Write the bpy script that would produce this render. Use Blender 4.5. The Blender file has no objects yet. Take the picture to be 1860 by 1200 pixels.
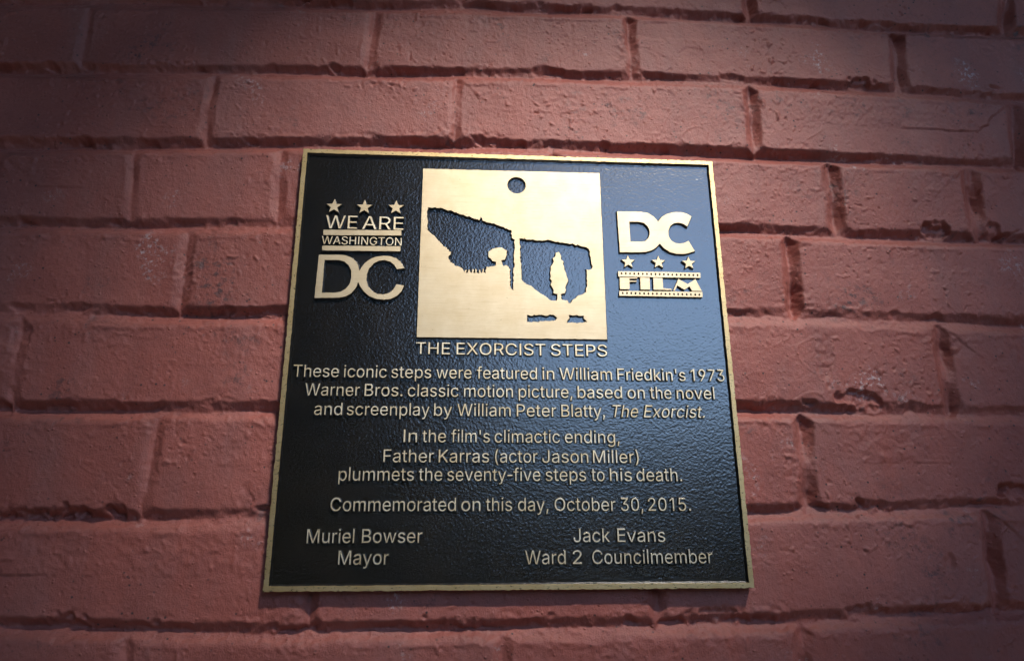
import bpy, math, random
import numpy as np
from mathutils import Vector, Matrix
from mathutils.geometry import tessellate_polygon

scene = bpy.context.scene
COL = scene.collection
PLAQUE_Z = 1.75          # height of the plaque centre above the pavement (m)
FACE_Y = -0.0065          # plane of the polished brass faces; the brick faces lie near y = 0

# ------------------------------------------------------------------ camera
cam_data = bpy.data.cameras.new("camera")
cam = bpy.data.objects.new("camera", cam_data)
COL.objects.link(cam)
cam_data.sensor_width = 36.0
cam_data.lens = 25.68
cam_data.clip_start = 0.01
cam_data.clip_end = 300.0
_r = Vector((0.9977824528, -0.0663616638, -0.0051289794))
_d = Vector((0.0150652016, 0.3002268314, -0.9537488608))
_f = Vector((0.0648322185, 0.9515566086, 0.3005608160))
M = Matrix((_r, -_d, -_f)).transposed().to_4x4()
M.translation = Vector((-0.03296, FACE_Y - 0.47833, PLAQUE_Z - 0.13541))
cam.matrix_world = M
cam_data.dof.use_dof = True
cam_data.dof.focus_distance = 0.50
cam_data.dof.aperture_fstop = 14.0
scene.camera = cam

# ------------------------------------------------------------------ light
SUN_AZ, SUN_EL = math.radians(27), math.radians(50)
sun_dir = Vector((math.sin(SUN_AZ) * math.cos(SUN_EL), -math.cos(SUN_AZ) * math.cos(SUN_EL), math.sin(SUN_EL)))
world = bpy.data.worlds.new("World")
scene.world = world
world.use_nodes = True
wn = world.node_tree
bg = wn.nodes["Background"]
sky = wn.nodes.new("ShaderNodeTexSky")
sky.sky_type = 'NISHITA'
sky.sun_disc = False
sky.sun_elevation = SUN_EL
sky.sun_rotation = math.pi - SUN_AZ
sky.air_density = 1.0
sky.dust_density = 0.1
sky.ozone_density = 2.2
wn.links.new(sky.outputs[0], bg.inputs[0])
bg.inputs[1].default_value = 0.05
sun_l = bpy.data.lights.new("sun", 'SUN')
sun_l.energy = 1.5
sun_l.angle = math.radians(10)
sun_l.color = (1.0, 0.92, 0.84)
sun = bpy.data.objects.new("sun", sun_l)
COL.objects.link(sun)
sun.rotation_euler = sun_dir.to_track_quat('Z', 'Y').to_euler()
sun.location = (0, 0, 6)
scene.view_settings.view_transform = 'Standard'
scene.view_settings.look = 'None'
scene.view_settings.gamma = 1.0
scene.view_settings.exposure = 3.08

# ------------------------------------------------------------------ data (millimetres on the wall, origin at the plaque centre)
GLYPHS = r"""' 206 78,318 128,318 136,509 70,508
( 273 236,539 178,539 146,480 121,410 104,340 89,210 102,92 122,22 146,-38 178,-96 236,-96 197,-8 171,70 156,136 151,200 157,288 173,368 202,460
) 273 38,539 73,458 99,372 116,286 122,200 117,138 103,72 76,-10 37,-96 96,-96 135,-20 157,36 181,148 182,252 167,356 137,456 98,538
, 188 38,-119 84,-118 136,71 68,70
- 290 255,244 255,188 35,188 35,244
. 188 95,-4 78,-1 63,9 53,24 50,41 53,59 63,73 78,83 95,87 113,83 128,73 138,59 141,41 138,24 128,9 113,-1
0 453 230,516 186,511 150,498 124,479 95,448 74,408 60,366 48,258 60,142 74,98 95,62 122,30 150,11 186,-2 224,-7 268,-2 302,11 330,30 359,62 379,98 393,142 405,250 393,366 379,410 358,448 330,478 302,498 268,511/230,460 254,456 274,447 313,406 336,342 344,250 336,168 313,102 274,62 254,53 222,50 200,53 178,62 140,102 117,168 109,258 117,342 140,406 178,447 200,456
1 400 276,509 276,0 212,0 212,448 86,358 86,427 198,509
2 453 64,0 389,0 388,57 153,58 322,240 357,290 373,324 381,384 370,428 340,470 298,501 238,515 172,508 120,481 80,432 68,396 66,362 126,362 134,402 156,435 184,453 198,456 226,460 262,454 299,430 315,404 320,364 311,326 282,282 64,48
3 453 70,509 70,452 288,452 157,300 157,248 252,242 282,230 306,210 322,184 329,148 325,116 312,90 292,70 262,56 218,50 190,52 158,62 136,76 129,84 117,102 108,132 44,132 60,74 100,29 156,1 222,-7 278,1 328,23 366,60 387,102 393,142 387,186 371,222 356,242 318,271 276,286 221,290 372,460 372,508
5 453 366,509 96,508 67,254 128,246 152,262 186,274 222,277 248,273 276,262 300,240 314,222 324,194 327,144 314,104 286,71 250,53 202,51 162,66 135,94 122,130 60,130 73,76 110,31 158,3 224,-7 290,6 318,21 352,52 375,86 385,116 389,192 379,232 360,268 326,302 294,321 256,332 208,332 172,323 134,302 151,452 366,452
7 453 98,0 166,2 391,448 390,509 62,508 62,452 323,452
9 453 130,0 200,0 202,2 343,210 369,260 385,308 386,384 377,414 356,452 326,484 300,500 260,513 224,516 174,508 126,484 85,436 66,386 65,328 74,286 98,248 136,214 184,197 212,196 238,196 277,212/268,452 300,428 320,394 327,352 320,308 300,274 268,251 228,243 186,251 152,276 133,308 125,350 133,396 152,426 186,452 224,460
A 479 202,509 16,0 86,2 134,142 344,142 394,2 462,0 277,508/238,456 277,332 324,199 154,200 222,398
B 456 60,509 60,0 302,4 360,27 401,68 413,100 418,124 416,166 406,196 392,220 370,242 346,255 318,261 315,262 315,266 356,286 378,306 392,330 398,364 395,404 381,442 356,472 330,491 300,502 258,508/125,230 280,228 316,212 342,184 354,156 354,120 342,94 322,74 274,58 126,57/125,286 126,452 274,448 300,439 324,416 334,388 334,352 324,328 298,301 252,286
C 510 400,472 336,505 270,516 218,511 176,498 138,475 102,442 75,404 56,360 43,304 40,248 44,196 50,172 57,146 75,104 102,66 138,33 176,11 218,-2 262,-7 342,5 400,37 449,92 473,160 408,160 396,126 382,106 370,92 348,74 312,59 282,53 244,54 216,61 184,76 162,93 137,122 120,156 108,198 104,234 106,302 117,344 131,376 155,408 194,439 234,452 272,455 324,446 360,426 381,404 394,388 408,348 472,348 448,418
E 418 374,0 374,57 125,58 126,229 355,230 354,286 126,286 125,452 372,452 372,508 60,509 60,0
F 410 60,0 125,0 126,221 346,222 346,278 125,278 125,452 368,452 368,509 60,508
G 520 268,516 216,511 174,498 136,475 101,442 77,408 56,360 44,312 40,248 44,196 57,146 77,100 101,68 136,33 176,11 218,-2 274,-7 314,-3 366,13 406,39 436,68 458,104 472,144 478,182 478,256 283,256 284,199 415,198 410,160 396,122 372,91 336,67 292,54 234,56 184,76 149,108 124,146 111,184 105,220 105,288 112,328 124,362 143,396 174,426 202,443 230,452 274,456 310,450 342,437 372,412 390,388 408,349 474,350 449,416 402,470 340,504
H 517 60,0 125,0 126,232 392,232 392,0 457,0 456,509 392,508 392,289 126,289 125,508 60,508
I 190 62,0 62,509 128,509 128,0
J 396 336,509 272,508 271,132 262,96 250,76 228,59 206,51 164,51 144,58 115,82 104,104 98,172 33,172 39,94 65,44 110,9 152,-4 180,-7 242,2 282,22 314,56 330,94 336,142
K 467 448,0 242,290 448,508 364,509 179,310 126,243 125,508 60,509 60,0 125,0 125,168 198,244 372,0
M 628 60,509 60,0 122,0 120,433 166,302 285,2 342,0 467,320 506,438 504,0 568,0 568,508 475,508 344,164 314,73 279,184 153,508
N 523 60,509 60,0 125,0 125,310 120,430 174,336 385,2 388,0 462,0 463,508 399,508 399,148 404,75 357,162 138,506 136,509
O 533 272,516 218,511 176,498 138,475 103,442 78,408 57,362 44,312 40,260 44,196 56,148 78,100 103,66 138,33 176,11 218,-2 262,-7 316,-2 358,11 396,33 431,66 456,100 477,146 489,196 493,248 489,312 478,360 456,408 431,442 396,475 358,498 316,511/268,456 330,443 358,427 385,402 403,376 418,342 430,250 418,168 403,132 385,108 358,82 330,66 266,53 202,66 174,82 148,108 131,132 116,168 103,256 116,340 131,376 149,402 174,426 202,443
P 444 60,0 125,0 126,186 278,189 316,200 322,202 364,231 390,264 406,314 407,372 405,380 394,420 368,460 332,487 302,500 266,507 60,508/126,452 268,449 302,436 330,408 343,370 343,326 330,288 306,263 282,249 254,243 126,242
R 449 60,509 60,0 125,0 125,198 246,200 352,2 428,0 314,208 314,211 324,213 354,231 368,244 385,262 405,308 409,366 400,412 375,454 342,483 298,502 266,507/125,452 254,451 298,440 316,427 336,400 344,376 344,338 328,292 310,273 280,261 246,255 126,255
S 446 222,516 190,513 148,502 110,482 85,460 65,432 55,404 52,368 57,336 77,300 116,267 168,244 278,212 320,191 338,172 345,152 345,126 337,104 314,76 286,60 250,51 200,51 160,61 134,77 113,104 104,137 38,136 54,76 92,30 148,1 228,-9 302,2 358,33 396,80 408,142 398,192 385,212 358,239 306,266 164,311 142,324 121,346 116,388 131,422 166,448 208,458 258,456 300,438 326,412 338,378 401,378 387,434 350,477 296,505
T 448 256,0 257,452 416,452 417,508 32,509 32,452 193,452 193,0
W 686 670,508 604,509 602,506 505,124 492,62 468,174 381,506 380,509 306,509 210,142 192,62 171,168 83,506 82,509 16,509 155,0 230,0 231,2 330,372 344,437 364,334 454,2 456,0 530,0
X 474 18,0 90,0 217,182 238,218 271,160 382,0 456,0 276,262 446,509 374,509 259,342 238,302 201,366 104,509 29,508 200,260
a 389 336,0 337,254 331,298 319,328 294,355 270,370 234,381 170,383 110,367 66,334 42,291 100,274 113,296 136,315 164,327 198,331 244,320 260,306 271,288 275,250 267,238 262,234 100,203 64,184 38,150 31,124 31,88 37,66 51,40 94,5 124,-5 164,-9 198,-5 226,6 248,22 269,48 272,52 276,52 278,0/276,190 275,138 272,116 258,84 222,56 168,45 130,52 102,72 92,106 101,136 116,150 142,161 242,178
b 424 54,509 53,0 112,0 112,59 118,59 138,30 162,10 198,-5 232,-8 262,-4 274,-2 304,10 341,40 365,74 383,124 389,158 389,220 379,270 364,304 340,338 304,366 264,381 226,384 176,375 150,359 114,320 114,508/218,47 174,57 139,88 120,132 113,192 120,248 139,290 174,320 222,330 268,319 302,288 321,246 328,186 321,132 302,90 268,57
c 396 306,356 256,378 210,384 168,381 136,371 106,353 79,326 58,294 45,264 34,190 46,108 81,48 106,23 138,5 168,-5 202,-8 262,-1 304,20 342,58 357,88 362,102 304,117 290,86 266,63 234,49 210,46 180,49 152,60 115,102 98,158 99,224 105,242 119,282 152,316 188,329 232,328 254,321 274,308 292,286 304,262 362,277 341,320
d 424 372,509 311,508 310,320 276,358 248,375 198,384 162,381 120,366 84,336 60,304 45,268 35,220 35,158 41,124 59,76 69,60 90,34 120,10 168,-6 200,-8 228,-5 262,10 287,30 308,59 312,59 314,0 372,0/206,47 158,57 123,90 103,132 96,186 103,246 123,288 156,319 204,330 252,320 285,290 305,248 312,192 305,132 285,88 250,57
e 404 230,383 190,384 156,378 124,365 100,348 89,338 74,320 42,254 34,176 51,96 68,64 84,44 116,16 148,1 208,-8 266,-1 312,19 346,52 365,90 306,105 294,84 274,63 254,53 226,47 178,50 140,69 110,106 97,156 97,168 371,170 371,210 358,278 341,316 316,343 272,371 264,375/98,222 98,234 119,286 146,313 172,326 202,330 238,326 266,310 292,280 305,246 308,224 308,221
f 253 82,0 142,0 144,326 228,328 228,379 145,380 145,444 153,458 170,470 202,474 226,468 243,520 238,523 184,530 140,521 103,494 84,462 81,436 81,380 6,378 6,327 81,326
g 425 372,379 313,378 312,319 308,319 304,324 276,358 242,378 194,384 140,375 112,361 79,330 47,274 34,208 39,136 61,80 96,38 152,10 220,6 266,23 306,68 311,68 307,-38 296,-60 268,-85 220,-97 164,-92 130,-73 100,-41 52,-68 51,-70 74,-102 112,-130 158,-146 202,-151 262,-145 308,-127 346,-96 357,-74 367,-54 372,-12/206,330 252,320 286,290 305,248 312,190 305,136 286,96 252,68 202,59 158,68 123,98 103,138 96,196 103,246 123,288 158,320
h 410 356,0 356,266 345,314 318,350 288,372 256,382 226,384 186,379 160,367 135,346 114,314 114,508 54,509 53,0 114,0 114,232 117,258 126,284 144,305 162,318 190,327 222,329 246,323 270,306 287,284 296,248 296,0
i 166 54,0 114,0 114,379 53,378/41,482 56,454 84,443 112,454 126,484 112,513 84,524 56,513
k 380 54,509 53,0 114,0 114,140 154,178 294,0 372,0 201,216 360,378 284,379 120,212 114,212 114,508
l 166 53,0 53,524 114,524 114,0
m 610 557,0 557,268 551,306 543,322 533,340 508,365 472,382 448,386 406,383 374,372 350,355 325,328 318,309 313,324 280,368 248,383 206,386 172,376 144,357 121,330 112,307 112,378 53,378 54,0 114,0 117,266 129,294 150,315 172,326 196,330 230,326 246,317 266,296 273,276 274,0 335,0 338,270 348,296 366,315 388,326 416,330 442,328 468,317 484,300 492,282 496,0
n 410 356,0 356,266 344,314 317,352 288,372 256,382 214,384 190,380 160,367 142,353 120,326 112,310 112,378 54,379 53,0 114,0 114,232 117,258 126,284 144,305 162,318 190,327 222,329 246,323 270,306 287,284 296,248 296,0
o 415 168,-5 202,-8 246,-5 276,5 304,20 336,50 354,74 370,112 381,190 370,264 356,298 336,326 308,353 278,371 246,381 212,384 176,382 136,371 106,353 79,326 62,302 45,264 34,184 46,108 79,50 94,34 106,23 134,7/204,330 250,322 288,292 310,250 319,190 310,126 288,84 250,54 210,46 164,54 127,84 106,126 96,184 106,250 127,292 164,322
p 424 54,-143 114,-142 114,58 152,18 178,1 212,-7 254,-7 284,1 320,21 352,54 370,84 389,158 389,220 382,258 352,324 328,349 294,371 242,384 190,380 154,361 123,324 118,319 112,319 112,378 53,378/218,47 174,57 139,88 120,132 113,192 120,248 139,290 174,320 222,330 268,319 302,288 321,246 328,186 321,132 302,90 268,57
r 259 54,0 114,0 114,244 123,278 142,302 170,319 198,326 242,322 242,384 194,384 166,375 133,350 114,321 112,322 112,379 53,378
s 365 240,378 192,384 130,377 82,350 61,326 51,306 48,254 65,216 72,210 94,191 134,174 222,152 238,145 252,136 267,112 262,80 242,61 226,52 176,46 142,51 120,63 105,78 94,107 36,94 53,50 86,17 128,-2 178,-8 228,-3 282,18 317,54 331,96 330,126 322,148 290,184 252,203 144,232 126,242 112,258 109,284 116,302 142,324 170,332 206,331 232,323 256,300 268,277 324,290 307,328 293,344 278,359
t 227 210,1 202,54 150,53 135,62 127,80 126,326 204,327 204,378 126,379 126,470 66,471 65,380 6,379 6,328 65,326 65,90 69,60 85,30 114,6 154,-4
u 410 54,379 53,124 62,76 77,46 108,15 116,11 138,1 184,-5 232,3 260,20 268,26 298,68 298,0 356,0 357,378 296,378 296,144 286,102 274,82 254,65 232,55 196,50 172,54 152,63 127,88 117,114 114,378
v 389 17,378 162,2 226,0 371,378 304,378 221,148 194,59 168,148 85,378
w 567 545,378 480,379 479,376 396,66 317,376 316,379 252,379 170,65 146,168 88,376 86,379 24,379 138,0 198,0 200,2 284,310 367,2 368,0 428,0
x 378 22,0 90,0 188,156 288,0 358,0 225,190 352,379 282,379 192,233 100,379 29,378 155,194
y 389 48,-139 86,-145 128,-140 162,-121 188,-92 370,379 304,378 221,148 194,59 168,148 85,378 17,378 163,0 144,-54 122,-81 100,-89 61,-86"""
TEXT = [[-1.78,8.27,[["THE",-65.7,-42.6],["EXORCIST",-38.2,22.6],["STEPS",26.3,65.3]]],[-18.48,8.0,[["These",-145.9,-116.0],["iconic",-112.7,-84.5],["steps",-81.4,-54.8],["were",-51.4,-27.8],["featured",-24.3,16.5],["in",20.1,28.3],["William",31.8,67.9],["Friedkin's",71.6,118.9],["1973",122.6,146.2]]],[-31.05,8.0,[["Warner",-137.3,-101.6],["Bros.",-98.4,-73.4],["classic",-70.0,-36.4],["motion",-32.7,0.1],["picture,",3.9,40.2],["based",43.8,74.2],["on",77.9,89.8],["the",93.3,108.2],["novel",111.8,138.1]]],[-43.9,8.0,[["and",-130.3,-112.1],["screenplay",-109.2,-55.2],["by",-52.3,-40.4],["William",-37.0,-1.5],["Peter",2.5,29.0],["Blatty,",32.4,61.9],["*The",67.1,84.6],["*Exorcist.",88.1,130.0]]],[-61.34,8.0,[["In",-71.6,-62.8],["the",-59.5,-44.0],["film's",-40.7,-15.3],["climactic",-12.2,31.0],["ending,",34.3,70.9]]],[-74.34,8.0,[["Father",-84.0,-51.6],["Karras",-48.5,-15.7],["(actor",-11.9,16.0],["Jason",19.0,49.5],["Miller)",52.6,83.1]]],[-86.07,8.0,[["plummets",-111.8,-64.0],["the",-61.0,-45.8],["seventy-five",-42.7,17.7],["steps",21.0,47.6],["to",51.0,59.8],["his",63.3,77.9],["death.",80.9,111.3]]],[-104.97,8.0,[["Commemorated",-115.6,-36.7],["on",-33.4,-21.1],["this",-17.8,-0.9],["day,",2.9,22.5],["October",26.5,66.1],["30,",69.6,84.3],["2015.",87.5,115.7]]],[-124.19,8.0,[["Muriel",-128.8,-99.6],["Bowser",-94.9,-57.4]]],[-137.04,8.0,[["Mayor",-108.7,-77.8]]],[-124.21,8.0,[["Jack",38.1,61.6],["Evans",66.4,97.4]]],[-137.43,8.0,[["Ward",7.1,32.8],["2",37.3,43.1],["Councilmember",49.7,127.3]]],[89.45,10.1,[["WE",-132.4,-110.2],["ARE",-106.6,-77.5]]],[77.41,6.03,[["WASHINGTON",-134.2,-78.3]]]]
SHAPES = {"dcl":[[[-135.17,68.88],[-120.28,69.23],[-116.54,68.78],[-112.75,67.38],[-109.49,64.55],[-107.57,61.22],[-106.54,57.22],[-105.51,59.72],[-103.25,63.34],[-99.7,66.46],[-95.46,68.39],[-90.53,69.26],[-86.16,69.02],[-81.73,67.56],[-78.51,64.78],[-75.84,60.24],[-80.77,59.33],[-82.77,62.65],[-85.98,65.08],[-89.75,66.01],[-93.45,65.46],[-97.06,63.34],[-99.96,59.58],[-101.44,54.99],[-101.43,50.32],[-99.83,45.72],[-96.59,42.15],[-93.45,40.57],[-89.77,40.25],[-85.53,41.38],[-82.58,44.08],[-80.6,47.96],[-75.45,47.2],[-77.0,42.87],[-79.94,39.52],[-84.12,37.27],[-88.98,36.52],[-93.88,37.02],[-98.86,39.02],[-102.71,42.36],[-105.35,45.93],[-106.96,49.41],[-108.34,44.88],[-111.15,40.88],[-114.66,38.52],[-119.44,37.45],[-135.85,36.94]],[[-131.09,65.2],[-121.26,65.29],[-117.5,64.36],[-114.26,61.74],[-112.15,57.43],[-111.75,52.77],[-112.51,48.1],[-115.0,44.09],[-118.5,41.72],[-122.1,40.99],[-131.3,40.81]]],"dcr":[[[77.34,108.29],[95.56,108.48],[100.3,107.64],[104.32,104.95],[107.33,100.82],[110.28,104.66],[114.67,107.39],[119.58,108.77],[125.02,108.99],[129.15,107.93],[132.6,105.74],[128.83,97.64],[126.11,99.71],[122.58,100.58],[118.94,99.97],[116.07,97.5],[114.44,93.91],[114.36,89.42],[116.14,85.96],[118.97,84.12],[122.5,83.7],[126.13,84.49],[128.93,86.09],[132.75,78.11],[129.08,76.76],[124.26,75.7],[118.94,75.7],[114.31,77.04],[110.37,79.79],[107.49,83.52],[104.5,80.27],[101.41,78.18],[97.2,76.69],[93.07,76.34],[77.81,75.98]],[[85.86,100.36],[93.3,100.44],[96.82,99.56],[99.34,97.05],[100.61,93.55],[100.41,90.34],[99.34,87.44],[97.13,85.16],[94.14,84.45],[85.88,84.44]]],"bar1":[[[-133.4,88.09],[-78.98,88.96],[-78.82,85.07],[-133.24,84.09]]],"bar2":[[[-133.27,75.86],[-78.98,76.64],[-78.96,72.94],[-133.14,72.32]]],"strip1":[[[75.79,61.19],[135.61,61.26],[135.34,57.35],[75.76,57.07]]],"strip2":[[[75.91,46.22],[135.9,46.68],[135.67,42.65],[75.73,42.59]]],"F":[[[76.65,56.35],[89.29,56.5],[89.25,55.82],[83.68,55.77],[83.59,54.17],[88.75,54.22],[88.71,53.48],[83.61,53.44],[83.3,47.7],[76.5,47.57]]],"I":[[[91.44,56.55],[98.29,56.57],[98.03,47.69],[91.26,47.62]]],"Lf":[[[100.91,56.62],[107.61,56.64],[107.66,48.8],[113.57,48.67],[113.5,47.7],[100.63,47.62]]],"M":[[[114.81,47.23],[119.14,56.27],[125.68,52.35],[131.56,56.41],[135.49,47.34],[128.48,47.26],[126.72,50.77],[123.0,48.01],[118.02,51.33],[115.97,47.26]]],"holes1":[[[78.15,59.58],[133.39,59.35]]],"holes2":[[[78.25,44.63],[133.5,44.5]]],"panel":[[[-64.82,138.85],[65.82,140.13],[65.85,10.56],[-65.81,9.41]],[[-60.88,107.47],[-51.65,107.74],[-45.67,105.8],[-34.92,102.29],[-23.0,98.56],[-22.43,101.98],[-21.22,98.34],[-13.48,95.94],[-8.71,94.24],[-0.63,91.45],[-0.18,85.37],[1.94,84.13],[1.35,63.95],[0.77,45.22],[-1.53,47.65],[-1.71,61.99],[-4.04,63.83],[-6.96,63.76],[-8.13,67.27],[-5.2,68.1],[-3.55,71.44],[-4.01,74.99],[-6.95,76.97],[-10.48,77.27],[-14.01,76.29],[-16.35,73.68],[-16.69,69.86],[-13.99,67.14],[-11.64,66.43],[-11.64,63.66],[-18.05,62.51],[-18.73,57.98],[-19.66,57.96],[-19.79,60.71],[-20.72,60.69],[-20.82,57.94],[-22.21,57.91],[-22.35,60.41],[-23.28,60.39],[-23.37,57.76],[-24.76,57.73],[-24.9,60.22],[-25.83,60.2],[-25.92,57.7],[-27.31,57.67],[-27.46,60.42],[-28.39,60.4],[-28.47,57.77],[-29.87,57.74],[-30.01,60.24],[-30.94,60.22],[-31.02,57.72],[-32.41,57.69],[-32.56,60.06],[-33.49,60.04],[-33.57,57.91],[-35.47,60.99],[-38.98,62.42],[-41.32,64.0],[-43.44,65.71],[-45.24,68.56],[-43.59,73.03],[-46.22,76.14],[-49.78,78.6],[-53.39,83.24],[-57.0,86.75],[-60.37,89.88]],[[5.51,84.48],[8.48,84.81],[8.87,87.8],[9.54,84.32],[17.39,83.74],[25.74,84.21],[31.68,83.2],[37.64,82.44],[44.78,81.32],[51.92,79.82],[56.0,76.95],[56.11,70.28],[57.58,65.21],[56.76,62.4],[53.41,61.57],[52.57,45.01],[47.08,42.18],[43.48,39.27],[39.3,35.88],[38.56,38.57],[27.15,38.35],[23.7,40.5],[19.1,43.61],[12.77,48.56],[6.41,52.78]],[[9.85,26.83],[28.64,27.4],[30.91,25.62],[29.83,23.55],[24.51,22.73],[9.79,21.65]],[[39.41,27.58],[49.5,27.39],[50.23,25.1],[51.98,22.35],[37.39,21.74],[39.56,24.92]]],"moon":[3.57,127.45,6.81]}
STARS = [[[-127.23,106.59],[-127.61,112.26]],[[-105.81,106.57],[-106.12,112.26]],[[-83.4,106.94],[-83.64,112.64]],[[83.44,68.61],[83.71,73.61]],[[105.63,68.81],[105.96,73.82]],[[127.73,68.69],[128.13,73.71]]]
BED_JOINTS = [[[-393.0,275.5],[-270.3,281.1],[-134.7,285.7],[1.5,289.7],[142.2,291.6],[286.6,286.9],[436.0,286.6]],[[-380.8,213.6],[-261.8,217.5],[-130.6,222.9],[1.1,226.7],[137.3,227.1],[277.5,226.4],[421.1,220.9]],[[-368.3,150.2],[-253.3,153.8],[-126.6,160.2],[0.8,163.3],[132.3,162.2],[267.6,160.1],[407.0,159.0]],[[-356.1,88.3],[-244.7,89.2],[-161.0,92.2],[0.5,97.4],[156.5,97.5],[257.7,94.7],[392.4,94.5]],[[-343.4,23.9],[-235.8,23.0],[-158.9,24.3],[0.1,27.9],[158.3,29.7],[247.8,28.7],[377.1,26.7]],[[-330.4,-42.1],[-227.1,-42.4],[-156.6,-41.8],[-0.2,-39.8],[159.4,-38.2],[237.5,-39.9],[361.9,-40.5]],[[-317.2,-109.4],[-217.8,-111.9],[-157.2,-110.0],[-0.6,-110.3],[159.6,-108.1],[227.4,-106.8],[347.6,-103.3]],[[-304.6,-173.3],[-209.1,-176.7],[-144.2,-179.0],[-104.9,-177.0],[-0.9,-177.2],[106.3,-177.0],[217.3,-174.0],[332.6,-169.5]]]
HEAD_JOINTS = [[[-248.1,-243.2],[-40.4,-40.3],[203.3,198.1],[432.4,421.3]],[[-326.9,-324.6],[-108.7,-111.8],[96.8,96.9],[323.3,317.4]],[[-226.6,-227.2],[-43.1,-42.8],[192.4,189.9],[411.7,405.7]],[[-371.3,-365.2],[-274.7,-269.8],[-170.7,-167.6],[-69.6,-68.6],[32.3,32.8],[139.2,138.1],[249.0,246.2],[363.0,357.3]],[[-228.5,-227.5],[-17.6,-17.3],[208.1,204.8]],[[-330.3,-324.7],[-125.4,-124.4],[84.3,84.4],[312.0,311.2]],[[-231.3,-234.5],[-26.2,-27.2],[201.0,197.1]],[[-127.5,-124.6],[92.5,89.8],[321.3,317.5]],[[-233.2,-227.9],[-6.7,-6.8],[182.9,178.8]]]

# ------------------------------------------------------------------ helpers
def tag(o, label=None, cat=None, kind=None, group=None):
    if label: o['label'] = label
    if cat: o['category'] = cat
    if kind: o['kind'] = kind
    if group: o['group'] = group
    return o

def link(name, me, parent=None):
    o = bpy.data.objects.new(name, me)
    COL.objects.link(o)
    if parent is not None:
        o.parent = parent
    return o

def mesh(name, verts, faces, mats, parent=None, mat_idx=None, smooth=False):
    me = bpy.data.meshes.new(name)
    me.from_pydata(verts, [], faces)
    for m in mats:
        me.materials.append(m)
    if mat_idx is not None:
        me.polygons.foreach_set('material_index', mat_idx)
    if smooth:
        me.polygons.foreach_set('use_smooth', [True] * len(me.polygons))
    me.update()
    return link(name, me, parent)

def fast_mesh(name, co, quads, mats, nrm=None):
    me = bpy.data.meshes.new(name)
    nv, nq = len(co), len(quads)
    me.vertices.add(nv)
    me.vertices.foreach_set('co', co.astype(np.float32).ravel())
    me.loops.add(nq * 4)
    me.loops.foreach_set('vertex_index', quads.astype(np.int32).ravel())
    me.polygons.add(nq)
    me.polygons.foreach_set('loop_start', np.arange(0, nq * 4, 4, dtype=np.int32))
    me.polygons.foreach_set('use_smooth', np.ones(nq, dtype=bool))
    me.update(calc_edges=True)
    for m in mats:
        me.materials.append(m)
    if nrm is not None:
        me.normals_split_custom_set_from_vertices(nrm.tolist())
    return me

def noise2(x, y, seed=0):
    """gradient noise, about -0.7 .. 0.7, for numpy arrays"""
    rs = np.random.RandomState(seed)
    ang = rs.rand(256, 256) * 2 * np.pi
    gx, gy = np.cos(ang), np.sin(ang)
    xi, yi = np.floor(x).astype(int), np.floor(y).astype(int)
    xf, yf = x - xi, y - yi
    u = xf * xf * xf * (xf * (xf * 6 - 15) + 10)
    v = yf * yf * yf * (yf * (yf * 6 - 15) + 10)
    def g(i, j):
        a, b = (xi + i) & 255, (yi + j) & 255
        return gx[a, b] * (xf - i) + gy[a, b] * (yf - j)
    n0 = g(0, 0) * (1 - u) + g(1, 0) * u
    n1 = g(0, 1) * (1 - u) + g(1, 1) * u
    return n0 * (1 - v) + n1 * v

def sstep(a, b, x):
    t = np.clip((x - a) / (b - a), 0, 1)
    return t * t * (3 - 2 * t)

def smin(a, b, k):
    h = np.clip(0.5 + 0.5 * (b - a) / k, 0, 1)
    return b * (1 - h) + a * h - k * h * (1 - h)

# ------------------------------------------------------------------ materials
def new_mat(name):
    m = bpy.data.materials.new(name)
    m.use_nodes = True
    nt = m.node_tree
    return m, nt, nt.nodes["Principled BSDF"]

def N(nt, kind, **kw):
    n = nt.nodes.new(kind)
    for k, v in kw.items():
        if k in n.inputs:
            n.inputs[k].default_value = v
        else:
            setattr(n, k, v)
    return n

def ramp(nt, fac, stops):
    r = nt.nodes.new("ShaderNodeValToRGB")
    while len(r.color_ramp.elements) < len(stops):
        r.color_ramp.elements.new(0.5)
    for e, (p, c) in zip(r.color_ramp.elements, stops):
        e.position = p
        e.color = c if len(c) == 4 else (*c, 1)
    nt.links.new(fac, r.inputs[0])
    return r.outputs[0]

def mix(nt, fac, a, b, mode='MIX'):
    n = nt.nodes.new("ShaderNodeMix")
    n.data_type = 'RGBA'
    n.blend_type = mode
    for sock, val in ((n.inputs[0], fac), (n.inputs[6], a), (n.inputs[7], b)):
        if isinstance(val, (int, float)):
            sock.default_value = val
        elif isinstance(val, tuple):
            sock.default_value = (*val, 1) if len(val) == 3 else val
        else:
            nt.links.new(val, sock)
    return n.outputs[2]

def coords(nt, scale=(1, 1, 1), rot=(0, 0, 0), kind='Object'):
    tc = nt.nodes.new("ShaderNodeTexCoord")
    mp = nt.nodes.new("ShaderNodeMapping")
    mp.inputs['Scale'].default_value = scale
    mp.inputs['Rotation'].default_value = rot
    nt.links.new(tc.outputs[kind], mp.inputs[0])
    return mp.outputs[0]

def tex(nt, co, scale, detail=4, rough=0.5, dist=0.0):
    n = N(nt, "ShaderNodeTexNoise", Scale=scale, Detail=detail, Roughness=rough, Distortion=dist)
    nt.links.new(co, n.inputs['Vector'])
    return n.outputs['Fac']

def bump(nt, height, strength, distance, prev=None):
    b = N(nt, "ShaderNodeBump", Strength=strength, Distance=distance)
    nt.links.new(height, b.inputs['Height'])
    if prev is not None:
        nt.links.new(prev, b.inputs['Normal'])
    return b.outputs[0]

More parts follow.
